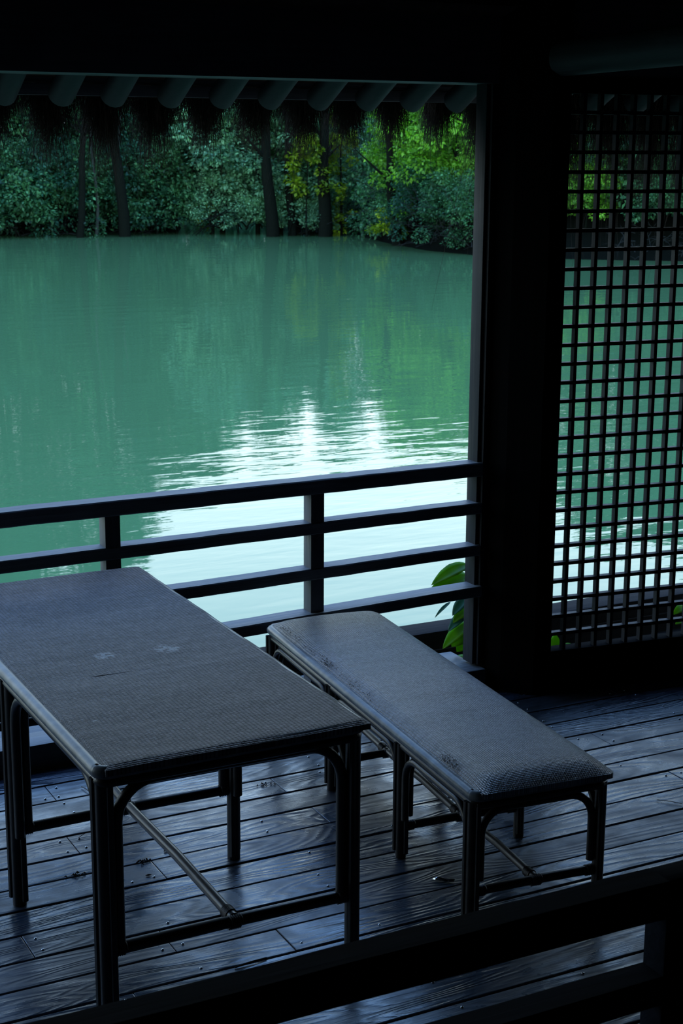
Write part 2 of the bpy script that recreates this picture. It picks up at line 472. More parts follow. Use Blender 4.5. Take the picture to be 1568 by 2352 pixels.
# ------------------------------------------------------------------ setting: pavilion shell
PITCH_B, Y_B = 0.1377, 3.045
fl = MB()
joints = {}
XMIN, XMAX = -2.6, 7.4
kmin, kmax = int((-3.0 - Y_B) / PITCH_B) - 1, 14
rj = random.Random(5)
for k in range(kmin, kmax):
    y0 = Y_B + k * PITCH_B
    gap = 0.0045 + 0.0012 * rj.random()
    xs = [XMIN]
    x = XMIN + rj.uniform(0.8, 2.4)
    while x < XMAX - 0.5:
        xs.append(x); x += rj.uniform(1.9, 3.2)
    if k == 8: xs = [XMIN, 0.1, 2.118, 4.9]       # joints seen between the table legs
    if k == 10: xs = [XMIN, -0.4, 2.098, 4.3]
    xs.append(XMAX); joints[k] = xs
    for a, b in zip(xs[:-1], xs[1:]):
        dz = rj.uniform(-0.0012, 0.0012)
        fl.box(a + 0.001, b - 0.001, y0 + gap, y0 + PITCH_B - gap, -0.03 + dz, 0.0 + dz, bev=0.0022)
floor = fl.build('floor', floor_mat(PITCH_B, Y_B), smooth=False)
tag(floor, 'weathered blue grey wooden deck boards of the pavilion', kind='structure')
u = MB().box(XMIN, XMAX, -3.1, 5.1, -0.25, -0.06)
tag(u.build('trim_1', M_CEIL), 'dark joists under the deck boards', kind='structure')

# screws in the deck boards, in pairs over the joists and joints
sm = MB(); bmesh.ops.create_uvsphere(sm.bm, u_segments=8, v_segments=5, radius=0.0042)
scr_me = None
cnt = 0
RX = [1.42, 1.93, 2.28, 2.75, 3.25, 3.72, 4.2]
spots = []
for k in range(-1, 14):
    y0 = Y_B + k * PITCH_B
    for x in RX:
        xx = x + rj.uniform(-0.02, 0.02)
        spots += [(xx, y0 + 0.03 + rj.uniform(-.006, .006)), (xx + rj.uniform(-.03, .03), y0 + PITCH_B - 0.03 + rj.uniform(-.006, .006))]
    for x in joints[k]:
        if 1 < x < 4.4: spots += [(x - 0.03, y0 + .03), (x + 0.03, y0 + .035), (x - 0.03, y0 + PITCH_B - .03), (x + 0.03, y0 + PITCH_B - .035)]
spots = [s for s in spots if 3.0 < s[1] < 4.85 and 1.0 < s[0] - 0.0 < 4.1]
rj.shuffle(spots)
first = sm.build('screw', M_SCREW, floor)
for i, (x, y) in enumerate(spots[:98]):
    o = first if i == 0 else first.copy()
    if i: col.objects.link(o)
    o.location = (x, y, 0.0012)
    o.scale = (1, 1, 0.55)

# roof underside, back and side walls (all in deep shade)
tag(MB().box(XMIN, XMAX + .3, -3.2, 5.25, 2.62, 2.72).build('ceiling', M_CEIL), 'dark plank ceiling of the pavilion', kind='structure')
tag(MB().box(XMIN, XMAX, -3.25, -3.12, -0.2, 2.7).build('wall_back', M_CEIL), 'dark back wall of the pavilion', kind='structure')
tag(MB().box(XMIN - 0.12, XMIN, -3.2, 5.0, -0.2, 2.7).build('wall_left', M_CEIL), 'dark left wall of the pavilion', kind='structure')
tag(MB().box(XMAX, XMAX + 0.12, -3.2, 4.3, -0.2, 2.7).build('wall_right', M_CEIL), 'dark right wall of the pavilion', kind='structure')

# lintel over the open bay
tag(MB().box(XMIN, 3.40, 5.02, 5.21, 2.306, 2.64, bev=.004).build('lintel_beam', M_BEAM), 'dark square lintel beam above the open lake view', 'beam', kind='structure')

# big pillar
pb = MB()
foot = [(3.233, 5.035), (3.27, 4.95), (3.36, 4.85), (3.43, 4.843), (3.46, 4.93), (3.43, 5.11), (3.235, 5.11)]
lo_ = [pb.bm.verts.new((x, y, 0)) for x, y in foot]; hi_ = [pb.bm.verts.new((x, y, 2.64)) for x, y in foot]
for k in range(len(foot)): pb.bm.faces.new((lo_[k], lo_[(k + 1) % 7], hi_[(k + 1) % 7], hi_[k]))
pb.bm.faces.new(lo_); pb.bm.faces.new(hi_)
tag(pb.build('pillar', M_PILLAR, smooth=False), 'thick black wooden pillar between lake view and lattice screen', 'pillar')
# narrow jamb strip beside the pillar
jm = MB().box(3.195, 3.2305, 5.035, 5.105, 0.0965, 2.305, bev=.002)
jm.box(3.2112, 3.2305, 5.02, 5.036, 0.0965, 2.305, bev=.002)
tag(jm.build('jamb_post', M_JAMB), 'slim weathered jamb strip on the left side of the black pillar', 'post')

# sill on the deck
sl = MB()
sl.box(XMIN, 3.228, 4.985, 5.11, 0.0, 0.087, bev=.004)
sl.box(XMIN, 3.228, 5.115, 5.25, -0.05, 0.082, bev=.004)
tag(sl.build('sill_beam', M_RAIL), 'low weathered sill beam on the deck under the lake railing', 'beam', kind='structure')

# outer edge beam beyond the railing
ob = MB().box(-2.6, 6.6, 5.36, 5.50, -0.9, 0.135, bev=.012)
ob.box(-2.6, 6.6, 5.345, 5.36, -0.9, 0.06, bev=.005)
tag(ob.build('platform_edge_beam', M_OUTER), 'rough dark beam along the platform edge just above the lake', 'beam', kind='structure')
tag(MB().box(-2.6, 6.6, 5.12, 5.345, -0.9, -0.02).build('trim_2', M_OUTER), 'dark plank strip between sill and platform edge', kind='structure')

# ------------------------------------------------------------------ lake railing
rl = empty('railing', (1.0, 5.02, 0.087))
tag(rl, 'weathered wooden railing with four bars between the table and the lake', 'railing')


def world_part(mb, name, m, parent):
    o = mb.build(name, m, parent)
    o.location = -Vector(parent.location) if parent.rotation_euler.z == 0 else o.location
    return o


def rail_box(x0, x1, ztl, ztr, hgt, ya, yb):
    """Horizontal bar whose top runs from ztl to ztr."""
    mb = MB()
    N = 24
    prof = [(ya, 0), (yb, 0), (yb, -hgt), (ya, -hgt)]
    b = 0.004
    prof = [(ya + b, 0), (yb - b, 0), (yb, -b), (yb, -hgt + b), (yb - b, -hgt), (ya + b, -hgt), (ya, -hgt + b), (ya, -b)]
    rings = []
    rr = random.Random(int(ztl * 1000))
    for i in range(N + 1):
        f = i / N
        x = x0 + (x1 - x0) * f
        zt = ztl + (ztr - ztl) * f
        w1, w2 = rr.uniform(-.0009, .0009), rr.uniform(-.0009, .0009)
        rings.append([mb.bm.verts.new((x, y + (w1 if y < (ya + yb) / 2 else 0), zt + z + w2)) for y, z in prof])
    for A, B in zip(rings[:-1], rings[1:]):
        for k in range(8): mb.bm.faces.new((A[k], A[(k + 1) % 8], B[(k + 1) % 8], B[k]))
    mb.bm.faces.new(rings[0]); mb.bm.faces.new(rings[-1])
    return mb


def slope(zl, zr, xl, xr, x): return zl + (zr - zl) * (x - xl) / (xr - xl)


for (zl, zr, h, ya, yb) in [(0.902, 0.907, 0.054, 5.02, 5.098), (0.737, 0.750, 0.044, 5.022, 5.095), (0.553, 0.583, 0.043, 5.022, 5.095), (0.376, 0.421, 0.042, 5.005, 5.095)]:
    a = slope(zl, zr, 1.33, 3.206, -2.55); a = max(a, zl - 0.03)
    # the bay's own joint lies behind the table, left of it the bar is level
    m1 = rail_box(1.2, 3.212, slope(zl, zr, 1.33, 3.206, 1.2), zr, h, ya, yb)
    m2 = rail_box(-2.55, 1.2, slope(zl, zr, 1.33, 3.206, 1.2) - .006, slope(zl, zr, 1.33, 3.206, 1.2), h, ya, yb)
    t = bpy.data.meshes.new('t'); m2.bm.to_mesh(t); m1.bm.from_mesh(t); bpy.data.meshes.remove(t); m2.bm.free()
    world_part(m1, 'rail', M_RAIL, rl)
for x0, x1 in [(2.483, 2.537), (1.700, 1.755), (0.92, 0.974), (0.14, 0.194), (-0.64, -0.586), (-1.42, -1.366)]:
    world_part(MB().box(x0, x1, 5.026, 5.088, 0.087, 0.88, bev=.002), 'post', M_POST, rl)

# ------------------------------------------------------------------ rafters, fascia, thatch
SL = math.tan(math.radians(27))
rx = 3.293 + 0.2
i = 0
rafter_x = []
while rx > 0.9:
    rafter_x.append(rx); rx -= 0.1975
proto = None
for x in rafter_x + [3.69, 3.89, 4.09, 4.29, 4.49, 4.69, 4.89]:
    jx = random.uniform(-.008, .008)
    if proto is None or x > 3.3:
        pts = [(0, 5.205 - 5.42, 0.045 + .215 * SL), (0, -0.1, .045 + .1 * SL), (0, 0, 0.045)]
        if proto is None:
            o = MB().tube(pts, 0.046, 16, rads=[.043, .045, .047]).build('rafter_log', M_RAFTER)
            proto = o
        else:
            o = proto.copy(); col.objects.link(o)
    else:
        o = proto.copy(); col.objects.link(o)
    o.location = (x + jx, 5.42 + random.uniform(-.01, .015) - (max(0, x - 3.35) * 0.10), 2.205)
    tag(o, 'round rafter log end poking out under the thatched eave', 'rafter', 'rafter log ends along the eave')
fa = MB().box(-2.6, 6.6, 5.455, 5.48, 2.248, 2.288, bev=.002)
fa.box(-2.6, 6.6, 5.462, 5.485, 2.292, 2.50, bev=.002)
tag(fa.build('fascia_board', M_FASCIA), 'dark eave board behind the rafter ends', 'board', kind='structure')
ev = MB()
prof = [(4.95, 2.57), (5.54, 2.268), (5.60, 2.30), (5.57, 2.46), (4.95, 2.80)]
A_ = [ev.bm.verts.new((-2.7, y, z)) for y, z in prof]; B_ = [ev.bm.verts.new((7.0, y, z)) for y, z in prof]
for k in range(5): ev.bm.faces.new((A_[k], A_[(k + 1) % 5], B_[(k + 1) % 5], B_[k]))
ev.bm.faces.new(A_); ev.bm.faces.new(B_)
tag(ev.build('thatched_eave', M_THATCH, smooth=False), 'thick dark thatched eave resting on the rafter logs', 'roof', kind='structure')


def strands(name, specs, m, rad=0.0011):
    """Thin hanging thatch strands as three-sided tapering tubes."""
    V, Fc = [], []
    for pts, r_ in specs:
        base = len(V)
        n = len(pts)
        for i_, p in enumerate(pts):
            rr = r_ * (1 - 0.75 * i_ / (n - 1))
            for k in range(3):
                a = 2.094 * k
                V.append((p[0] + rr * math.cos(a), p[1] + rr * math.sin(a), p[2]))
        for i_ in range(n - 1):
            for k in range(3):
                Fc.append((base + i_ * 3 + k, base + i_ * 3 + (k + 1) % 3, base + (i_ + 1) * 3 + (k + 1) % 3, base + (i_ + 1) * 3 + k))
    me = bpy.data.meshes.new(name); me.from_pydata(V, [], Fc); me.update()
    return link_mesh(name, me, m)


specs = []
rt = random.Random(3)
for _ in range(34000):
    x = rt.uniform(0.9, 4.9)
    ph = ((x - rafter_x[1]) / 0.1975) % 1.0        # clumps hang under and beside the rafters
    near = math.exp(-((min(ph, 1 - ph) - 0.08) / 0.17) ** 2)
    big = 0.5 + 0.5 * math.sin(x * 5.1 + 1.3) * math.sin(x * 2.3)
    if rt.random() > 0.38 + 0.62 * near: continue
    L = (0.07 + 0.13 * rt.random() ** 1.3) * (0.55 + 0.75 * near) * (0.8 + 0.5 * big)
    if 3.135 < x < 3.245 and rt.random() < .96: continue
    y = rt.uniform(5.49, 5.60) - max(0, x - 3.35) * .1
    z = 2.27 + (5.62 - y) * 0.25 - rt.random() * .03
    if rt.random() < 0.018: L += rt.uniform(.08, .26)
    if x > 3.5: L *= 1.7
    dx, dy = rt.gauss(0, .018) , rt.gauss(0.02, .02)
    c = rt.gauss(0, .008)
    pts = [(x + dx * f * L / .1 + c * math.sin(f * 3), y + dy * f, z - L * f) for f in (0, .25, .5, .75, 1)]
    specs.append((pts, rt.uniform(.0006, .0014)))
th = strands('thatch_fringe', specs, M_THATCH)
tag(th, 'ragged dark brown thatch strands hanging from the eave', 'thatch', kind='stuff')

# ------------------------------------------------------------------ lattice screen wall
TH = math.radians(-7.14)
LP0 = Vector((3.318, 4.87, 0))
lat = empty('lattice_screen', LP0, TH)
tag(lat, 'tall dark wooden lattice screen of small square openings right of the pillar', 'lattice screen')
S0, S1 = 0.1195, 0.1195 + 0.0688 * 43
Z0, Z1 = 0.172, 2.270
D0, D1 = 0.0, 0.025
lf = MB()
lf.box(S0 - 0.05, S0, -0.01, 0.055, 0.125, 2.33, bev=.002)
lf.box(S0 - 0.05, S1 + .05, -0.01, 0.055, Z1 + .002, 2.33, bev=.002)
lf.box(S0 - 0.05, S1 + .05, -0.01, 0.055, 0.118, Z0 - .002, bev=.002)
lf.box(S1, S1 + .05, -0.01, 0.055, 0.125, 2.33, bev=.002)
lf.box(S0 - 0.06, S1 + .05, -0.022, -0.01, 0.142, 0.150, bev=.001)
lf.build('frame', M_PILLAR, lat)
pitch_s = 0.0688
bar_w = 0.0135
i = 0
s = S0
while True:
    s = S0 + pitch_s * (i + 1) - bar_w / 2
    if s > S1 - 0.03: break
    MB().box(s - bar_w / 2, s + bar_w / 2, D0, D1, Z0 - .002, Z1 + .002).build('upright_bar', M_LATTICE, lat)
    i += 1
NB = 30
pz = (Z1 - Z0 + bar_w) / NB
for k in range(1, NB):
    z = Z0 + pz * k - bar_w / 2
    MB().box(S0, S1, D0 + .0006, D1 + .0006, z - bar_w / 2, z + bar_w / 2).build('cross_bar', M_LATTICE, lat)

lw = MB()
lw.box(S0 - 0.03, S1 + .3, -0.005, 0.09, -0.05, 0.118, bev=.003)
o = lw.build('sill_beam', M_PILLAR); o.location = LP0; o.rotation_euler.z = TH
tag(o, 'black base beam under the lattice screen', 'beam', kind='structure')
o = MB().box(S0 - 0.02, S1 + .3, -0.005, 0.09, 2.33, 2.64, bev=.003).build('lintel_beam', M_BEAM); o.location = LP0; o.rotation_euler.z = TH
tag(o, 'black beam above the lattice screen', 'beam', kind='structure')

# round log beam above the lattice
lb = MB().tube([(3.40, 4.86, 2.392), (3.42, 4.3, 2.407), (3.44, 3.6, 2.425), (3.48, 2.4, 2.455)], .06, 20, rads=[.062, .064, .066, .07]).build('log_beam', M_LOG)
tag(lb, 'round log beam crossing above the lattice screen at the dark ceiling', 'beam')


# ------------------------------------------------------------------ rattan furniture
def arc_brace(a, b, z_low_a, z_low_b, z_top, R, axis):
    """Bent rod: up one leg, over under the rim, down the next leg. a, b: 2-D points."""
    ax, ay = a; bx, by = b
    d = Vector((bx - ax, by - ay, 0)); L = d.length; d.normalize()
    P = lambda t, z: (ax + d.x * t, ay + d.y * t, z)
    pts = [P(0, z_low_a), P(0, (z_low_a + z_top - R) / 2), P(0, z_top - R)]
    for k in range(1, 9):
        q = k / 8 * math.pi / 2
        pts.append(P(R - R * math.cos(q), z_top - R + R * math.sin(q)))
    pts.append(P(L / 2, z_top))
    for k in range(0, 9):
        q = k / 8 * math.pi / 2
        pts.append(P(L - R + R * math.sin(q), z_top - R + R * math.cos(q)))
    pts += [P(L, (z_low_b + z_top - R) / 2), P(L, z_low_b)]
    return pts


def coil(mb, p, axis, r, n=5, w=0.004, step=0.0055):
    """Rattan binding wound round a pole at p."""
    p = Vector(p); axis = Vector(axis).normalized()
    ref = Vector((0, 0, 1)) if abs(axis.z) < .9 else Vector((1, 0, 0))
    a = axis.cross(ref).normalized(); b = axis.cross(a)
    pts = []
    for k in range(n * 12 + 1):
        t = 2 * math.pi * k / 12
        pts.append(p + axis * (step * (k / 12 - n / 2)) + (a * math.cos(t) + b * math.sin(t)) * r)
    mb.tube(pts, w * .7, 5)


def furniture(root, W, Ls, L, zt, rim_r, leg_r, z_str, z_arch, R, arch_r, pole_m, z_low, inset, x_in):
    """W,L outer size, Ls leg-pair positions along the length; local origin at near-left corner."""
    # rim pole ring
    rr = rim_r
    c = 0.008 + rr
    def ring_pts(off, z):
        pts = []
        x0, x1, y0, y1 = off, W - off, off, L - off
        for (cx_, cy_, a0) in [(x0 + c, y0 + c, math.pi), (x1 - c, y0 + c, 1.5 * math.pi), (x1 - c, y1 - c, 0), (x0 + c, y1 - c, .5 * math.pi)]:
            for k in range(5):
                a = a0 + k / 4 * math.pi / 2
                pts.append((cx_ + c * math.cos(a), cy_ + c * math.sin(a), z))
        pts.append(pts[0]); pts.append(pts[1])
        return pts
    MB().tube(ring_pts(rr, zt - rr), rr, 14).build('rim', M_RIM, root)
    # support rods beneath the rim
    ap = MB()
    ap.tube(ring_pts(rr + .004, zt - rr * 2 - 0.010), 0.0125, 10)
    ap.build('apron_rod', pole_m, root)
    lx = (x_in, W - x_in)
    top = zt - rr * 2 - 0.004
    for i_, y in enumerate(Ls):
        for j_, x in enumerate(lx):
            mb = MB()
            sx_ = 1 if j_ == 0 else -1
            mb.tube([(x, y, 0.0), (x, y, top)], leg_r, 14)
            # slim rods bundled against the pole, a little shorter
            e1 = 1 if i_ == 0 else -1
            mb.tube([(x + sx_ * (leg_r * .55), y - leg_r * .95, 0.016), (x + sx_ * leg_r * .55, y - leg_r * .95, top)], leg_r * .5, 8)
            mb.tube([(x - sx_ * leg_r * .9, y + leg_r * .6, 0.022), (x - sx_ * leg_r * .9, y + leg_r * .6, top)], leg_r * .5, 8)
            mb.build('leg', pole_m, root)
        # cross stretcher
        MB().tube([(lx[0] + leg_r * .5, y, z_str), (W / 2, y, z_str + .002), (lx[1] - leg_r * .5, y, z_str)], leg_r * .78, 12).build('stretcher', pole_m, root)
        for bx_, n_ in ((lx[0] + leg_r + .012, 5), (lx[1] - leg_r - .012, 5), (W / 2, 6)):
            bn = MB(); coil(bn, (bx_, y, z_str), (1, 0, 0), leg_r * .83, n_); bn.build('binding', M_BIND, root)
        off = leg_r + arch_r * .9
        MB().tube(arc_brace((lx[0] + off, y), (lx[1] - off, y), z_low, z_low, z_arch, R, 'X'), arch_r, 10).build('brace', pole_m, root)
    for y0, y1 in zip(Ls[:-1], Ls[1:]):
        for x in lx:
            off = leg_r + arch_r * .9
            MB().tube(arc_brace((x, y0 + off), (x, y1 - off), z_low, z_low, z_arch, min(R, (y1 - y0) / 2 - off - .01), 'Y'), arch_r, 10).build('brace', pole_m, root)
    # short corner brackets towards the overhanging ends are part of the long centre rod run
    zc = z_str + leg_r * .35
    for ya_, yb_ in zip(Ls[:-1], Ls[1:]):
        MB().tube([(W / 2, ya_ + .004, zc), (W / 2 + .003, (ya_ + yb_) / 2, zc + .004), (W / 2, yb_ - .004, zc)], leg_r * .74, 12).build('centre_rod', M_ROD if pole_m is M_RATTAN else pole_m, root)
    for y in Ls:
        bn = MB(); coil(bn, (W / 2, y + (.034 if y < Ls[-1] else -.034), zc), (0, 1, 0), leg_r * .79, 6); bn.build('binding', M_BIND, root)


# table -----------------------------------------------------------
TX0, TY0, TW, TL = 1.058, 3.25, 0.716, 1.648
table = empty('rattan_table', (TX0, TY0, 0.0))
tag(table, 'long low rattan table with a dark woven cane top and bent rod legs', 'table')
furniture(table, TW, [0.040, 0.80, 1.60], TL, 0.702, 0.0165, 0.0195, 0.225, 0.645, 0.10, 0.0140, M_RATTAN, 0.215, 0.02, 0.030)
tt = MB()
nx, ny = 40, 90
x0, x1, y0, y1 = 0.026, TW - 0.003, -0.001, TL + 0.001
gridv = []
rtt = random.Random(2)
for j in range(ny + 1):
    row = []
    for i in range(nx + 1):
        fx, fy = i / nx, j / ny
        x, y = x0 + (x1 - x0) * fx, y0 + (y1 - y0) * fy
        edge = min(fx * (x1 - x0), (1 - fx) * (x1 - x0), fy * (y1 - y0), (1 - fy) * (y1 - y0))
        z = 0.7035 - 0.006 * max(0, 1 - edge / .012) ** 2
        z += 0.0008 * math.sin(fy * 61 + 2 * math.sin(fx * 3)) * math.sin(fx * 7)
        z += 0.0006 * math.sin(fy * 23 + fx * 5)
        row.append(tt.bm.verts.new((x, y, z)))
    gridv.append(row)
for j in range(ny):
    for i in range(nx):
        tt.bm.faces.new((gridv[j][i], gridv[j][i + 1], gridv[j + 1][i + 1], gridv[j + 1][i]))
# rim skirt down
bord = [gridv[0][i] for i in range(nx + 1)] + [gridv[j][nx] for j in range(1, ny + 1)] + [gridv[ny][i] for i in range(nx - 1, -1, -1)] + [gridv[j][0] for j in range(ny - 1, 0, -1)]
low = [tt.bm.verts.new((v.co.x, v.co.y, 0.682)) for v in bord]
nb = len(bord)
for k in range(nb): tt.bm.faces.new((bord[k], bord[(k + 1) % nb], low[(k + 1) % nb], low[k]))
tt.bm.faces.new(low)
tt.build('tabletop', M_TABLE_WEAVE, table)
# loose cane ends and seams across the top
sm_ = MB()
for (sx0, sy0, sx1, sy1) in [(0.03, 1.235, 0.66, 1.24), (0.03, .93, .42, .935), (0.2, 0.62, .7, 0.615)]:
    n_ = 16
    sm_ = MB()
    sm_.tube([(sx0 + (sx1 - sx0) * k / n_, sy0 + (sy1 - sy0) * k / n_ + rtt.uniform(-.001, .001), .7026 + rtt.uniform(-.0006, .0004)) for k in range(n_ + 1)], .0010, 5)
    sm_.build('cane_seam', M_TABLE_WEAVE, table)

# bench -----------------------------------------------------------
BA = math.radians(22.52 - 27.42)
BW, BL, BZ = 0.442, 1.655, 0.400
bench = empty('rattan_bench', (2.134, 3.342, 0.0), BA)
tag(bench, 'low rattan bench with a padded woven cane seat between table and pillar', 'bench')
furniture(bench, BW, [0.035, 0.495, 1.045, 1.615], BL, BZ, 0.0155, 0.0165, 0.098, 0.335, 0.075, 0.0115, M_BENCH_RATTAN, 0.13, 0.02, 0.020)
st = MB()
nx, ny = 44, 120
gridv = []
x0, x1, y0, y1 = 0.024, BW + 0.002, -0.003, BL + 0.003
for j in range(ny + 1):
    row = []
    for i in range(nx + 1):
        fx, fy = i / nx, j / ny
        # rounded plan corners
        cr = 0.020
        x, y = x0 + (x1 - x0) * fx, y0 + (y1 - y0) * fy
        ex = max(0, cr - min(x - x0, x1 - x)); ey = max(0, cr - min(y - y0, y1 - y))
        ux, uy = min(x - x0, x1 - x), min(y - y0, y1 - y)
        d_ = min(ux, uy)
        if ex > 0 and ey > 0:
            q = math.hypot(ex, ey); mx_ = max(ex, ey)
            k_ = mx_ / q
            x += (1 if x < (x0 + x1) / 2 else -1) * (ex - ex * k_)
            y += (1 if y < (y0 + y1) / 2 else -1) * (ey - ey * k_)
        e1_ = 1 - (1 - min(1, ux / .070)) ** 2.4
        e2_ = 1 - (1 - min(1, uy / .095)) ** 1.9
        z = BZ - 0.003 + 0.027 * e1_ * e2_
        z += 0.006 * math.sin(fx * math.pi) * e2_
        # worn hollows and low swells in the padding
        z -= 0.009 * math.exp(-((fy - .80) / .05) ** 2 - ((fx - .30) / .22) ** 2)
        z -= 0.005 * math.exp(-((fy - .30) / .09) ** 2 - ((fx - .6) / .25) ** 2)
        z += 0.003 * math.sin(fy * 14 + 1.0) * math.sin(fx * 3) * e1_ * e2_
        row.append(st.bm.verts.new((x, y, z)))
    gridv.append(row)
for j in range(ny):
    for i in range(nx):
        st.bm.faces.new((gridv[j][i], gridv[j][i + 1], gridv[j + 1][i + 1], gridv[j + 1][i]))
bord = [gridv[0][i] for i in range(nx + 1)] + [gridv[j][nx] for j in range(1, ny + 1)] + [gridv[ny][i] for i in range(nx - 1, -1, -1)] + [gridv[j][0] for j in range(ny - 1, 0, -1)]
low = [st.bm.verts.new((v.co.x, v.co.y, BZ - .018)) for v in bord]
nb = len(bord)
for k in range(nb): st.bm.faces.new((bord[k], bord[(k + 1) % nb], low[(k + 1) % nb], low[k]))
st.bm.faces.new(low)
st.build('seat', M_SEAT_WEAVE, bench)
# frayed cane ends along the left edge of the seat
fr = []
rf = random.Random(9)
for (fy0, fy1, n_) in [(.10, .16, 60), (.66, .70, 30), (.45, .95, 70)]:
    for _ in range(n_):
        y = BL * rf.uniform(fy0, fy1)
        x = 0.026 + rf.uniform(0, .016)
        z = BZ + .006 + (x - .026) * .9
        L_ = rf.uniform(.006, .018)
        a_ = rf.uniform(0, 6.28)
        fr.append(([(x + math.cos(a_) * L_ * f, y + math.sin(a_) * L_ * f, z + .005 * math.sin(f * 3)) for f in (0, .33, .66, 1)], .0012))
o = strands('frayed_cane', fr, M_BIND); o.parent = bench
o['label'] = 'frayed broken cane ends at the seat edge'

# ------------------------------------------------------------------ near railing in the foreground
nr = empty('railing', (1.2, 1.93, 0.0))
tag(nr, 'dark wooden railing nearest the viewer crossing the bottom right corner', 'railing')
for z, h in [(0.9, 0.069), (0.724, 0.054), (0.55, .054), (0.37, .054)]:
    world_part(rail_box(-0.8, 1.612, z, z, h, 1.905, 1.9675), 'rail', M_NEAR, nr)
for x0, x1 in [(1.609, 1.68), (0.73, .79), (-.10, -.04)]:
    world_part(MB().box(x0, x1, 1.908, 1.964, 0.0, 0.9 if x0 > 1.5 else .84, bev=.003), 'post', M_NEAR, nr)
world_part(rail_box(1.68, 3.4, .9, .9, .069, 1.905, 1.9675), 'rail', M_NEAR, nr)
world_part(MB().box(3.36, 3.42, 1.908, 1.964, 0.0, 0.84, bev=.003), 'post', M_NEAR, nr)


# ------------------------------------------------------------------ small things on the deck
def litter(name, pts, r, m, label, cat, rads=None):
    o = MB().tube(pts, r, 6, rads=rads).build(name, m)
    return tag(o, label, cat)


fo = MB()
P = [(2.206, 3.66), (2.222, 3.648), (2.238, 3.632), (2.256, 3.618)]
ring = []
for i, (x, y) in enumerate(P):
    wv = [.004, .007, .008, .004][i]
    zz = [.004, .010, .006, .009][i]
    ring.append([fo.bm.verts.new((x - wv, y - wv, .003)), fo.bm.verts.new((x, y, zz)), fo.bm.verts.new((x + wv, y + wv, .003))])
for A, B in zip(ring[:-1], ring[1:]):
    for k in range(2): fo.bm.faces.new((A[k], A[k + 1], B[k + 1], B[k]))
o = fo.build('foil_scrap', M_FOIL)
sol = o.modifiers.new('thickness', 'SOLIDIFY'); sol.thickness = .0008
tag(o, 'shiny crumpled foil scrap on the deck under the bench', 'litter')

# ------------------------------------------------------------------ vegetation builders
def leaf_cloud(name, centers, radii, per, size, m, droop=0.35, seed=0, flat=0.75):
    """Leaves as folded diamonds scattered through rounded sprays."""
    g = np.random.default_rng(seed)
    cs = np.repeat(np.array(centers, float), per, axis=0)
    rs = np.repeat(np.array(radii, float), per)
    n = len(cs)
    d = g.normal(size=(n, 3)); d /= np.linalg.norm(d, axis=1)[:, None]
    rad = rs * (0.55 + 0.5 * g.random(n) ** 0.6)
    p = cs + d * rad[:, None] * np.array([1, 1, flat])
    # leaf frame
    out = d.copy(); out[:, 2] = out[:, 2] * .4 - droop + g.normal(size=n) * .35
    out[:, :2] += g.normal(size=(n, 2)) * .7
    out /= np.linalg.norm(out, axis=1)[:, None]
    up = np.tile([0, 0, 1.0], (n, 1)) + g.normal(size=(n, 3)) * .45
    side = np.cross(out, up); side /= np.linalg.norm(side, axis=1)[:, None]
    nrm = np.cross(side, out)
    s = size * (0.6 + 0.8 * g.random(n))[:, None]
    v0 = p; v1 = p + out * s * .45 + side * s * .30 + nrm * s * .07
    v2 = p + out * s; v3 = p + out * s * .45 - side * s * .30 + nrm * s * .07
    V = np.stack([v0, v1, v2, v3], 1).reshape(-1, 3)
    me = bpy.data.meshes.new(name)
    me.vertices.add(4 * n); me.vertices.foreach_set('co', V.ravel())
    idx = np.arange(4 * n).reshape(n, 4)
    tri = np.concatenate([idx[:, [0, 1, 2]], idx[:, [0, 2, 3]]], 1).ravel()
    me.loops.add(6 * n); me.loops.foreach_set('vertex_index', tri)
    me.polygons.add(2 * n); me.polygons.foreach_set('loop_start', np.arange(0, 6 * n, 3)); me.polygons.foreach_set('loop_total', np.full(2 * n, 3))
    ctone = np.repeat(g.random(len(centers)), per)
    tone = np.clip(ctone * .55 + g.random(n) * .55, 0, 1)
    tone = np.clip(tone ** 1.5 * 1.15, 0, 1)
    at = me.attributes.new('tone', 'FLOAT', 'FACE'); at.data.foreach_set('value', np.repeat(tone, 2).astype(np.float32))
    me.update(); me.validate()
    me.materials.append(m)
    return me


def crown_mesh(name, H, W, nspray, per, size, m, seed, base=0.5, shape='tree'):
    g = random.Random(seed)
    cs, rs = [], []
    for k in range(nspray):
        f = g.random() ** (0.8)
        z = base + (H - base) * f
        wr = W * (math.sin(math.pi * min(1, .18 + .8 * f)) ** .6 if shape == 'tree' else math.sqrt(max(0.02, 1 - f * f)))
        a = g.uniform(0, 2 * math.pi); q = wr * math.sqrt(g.uniform(.15, 1))
        cs.append((q * math.cos(a), q * math.sin(a), z)); rs.append(g.uniform(.28, .55) * min(1, W / 1.6))
    return leaf_cloud(name, cs, rs, per, size, m, seed=seed)


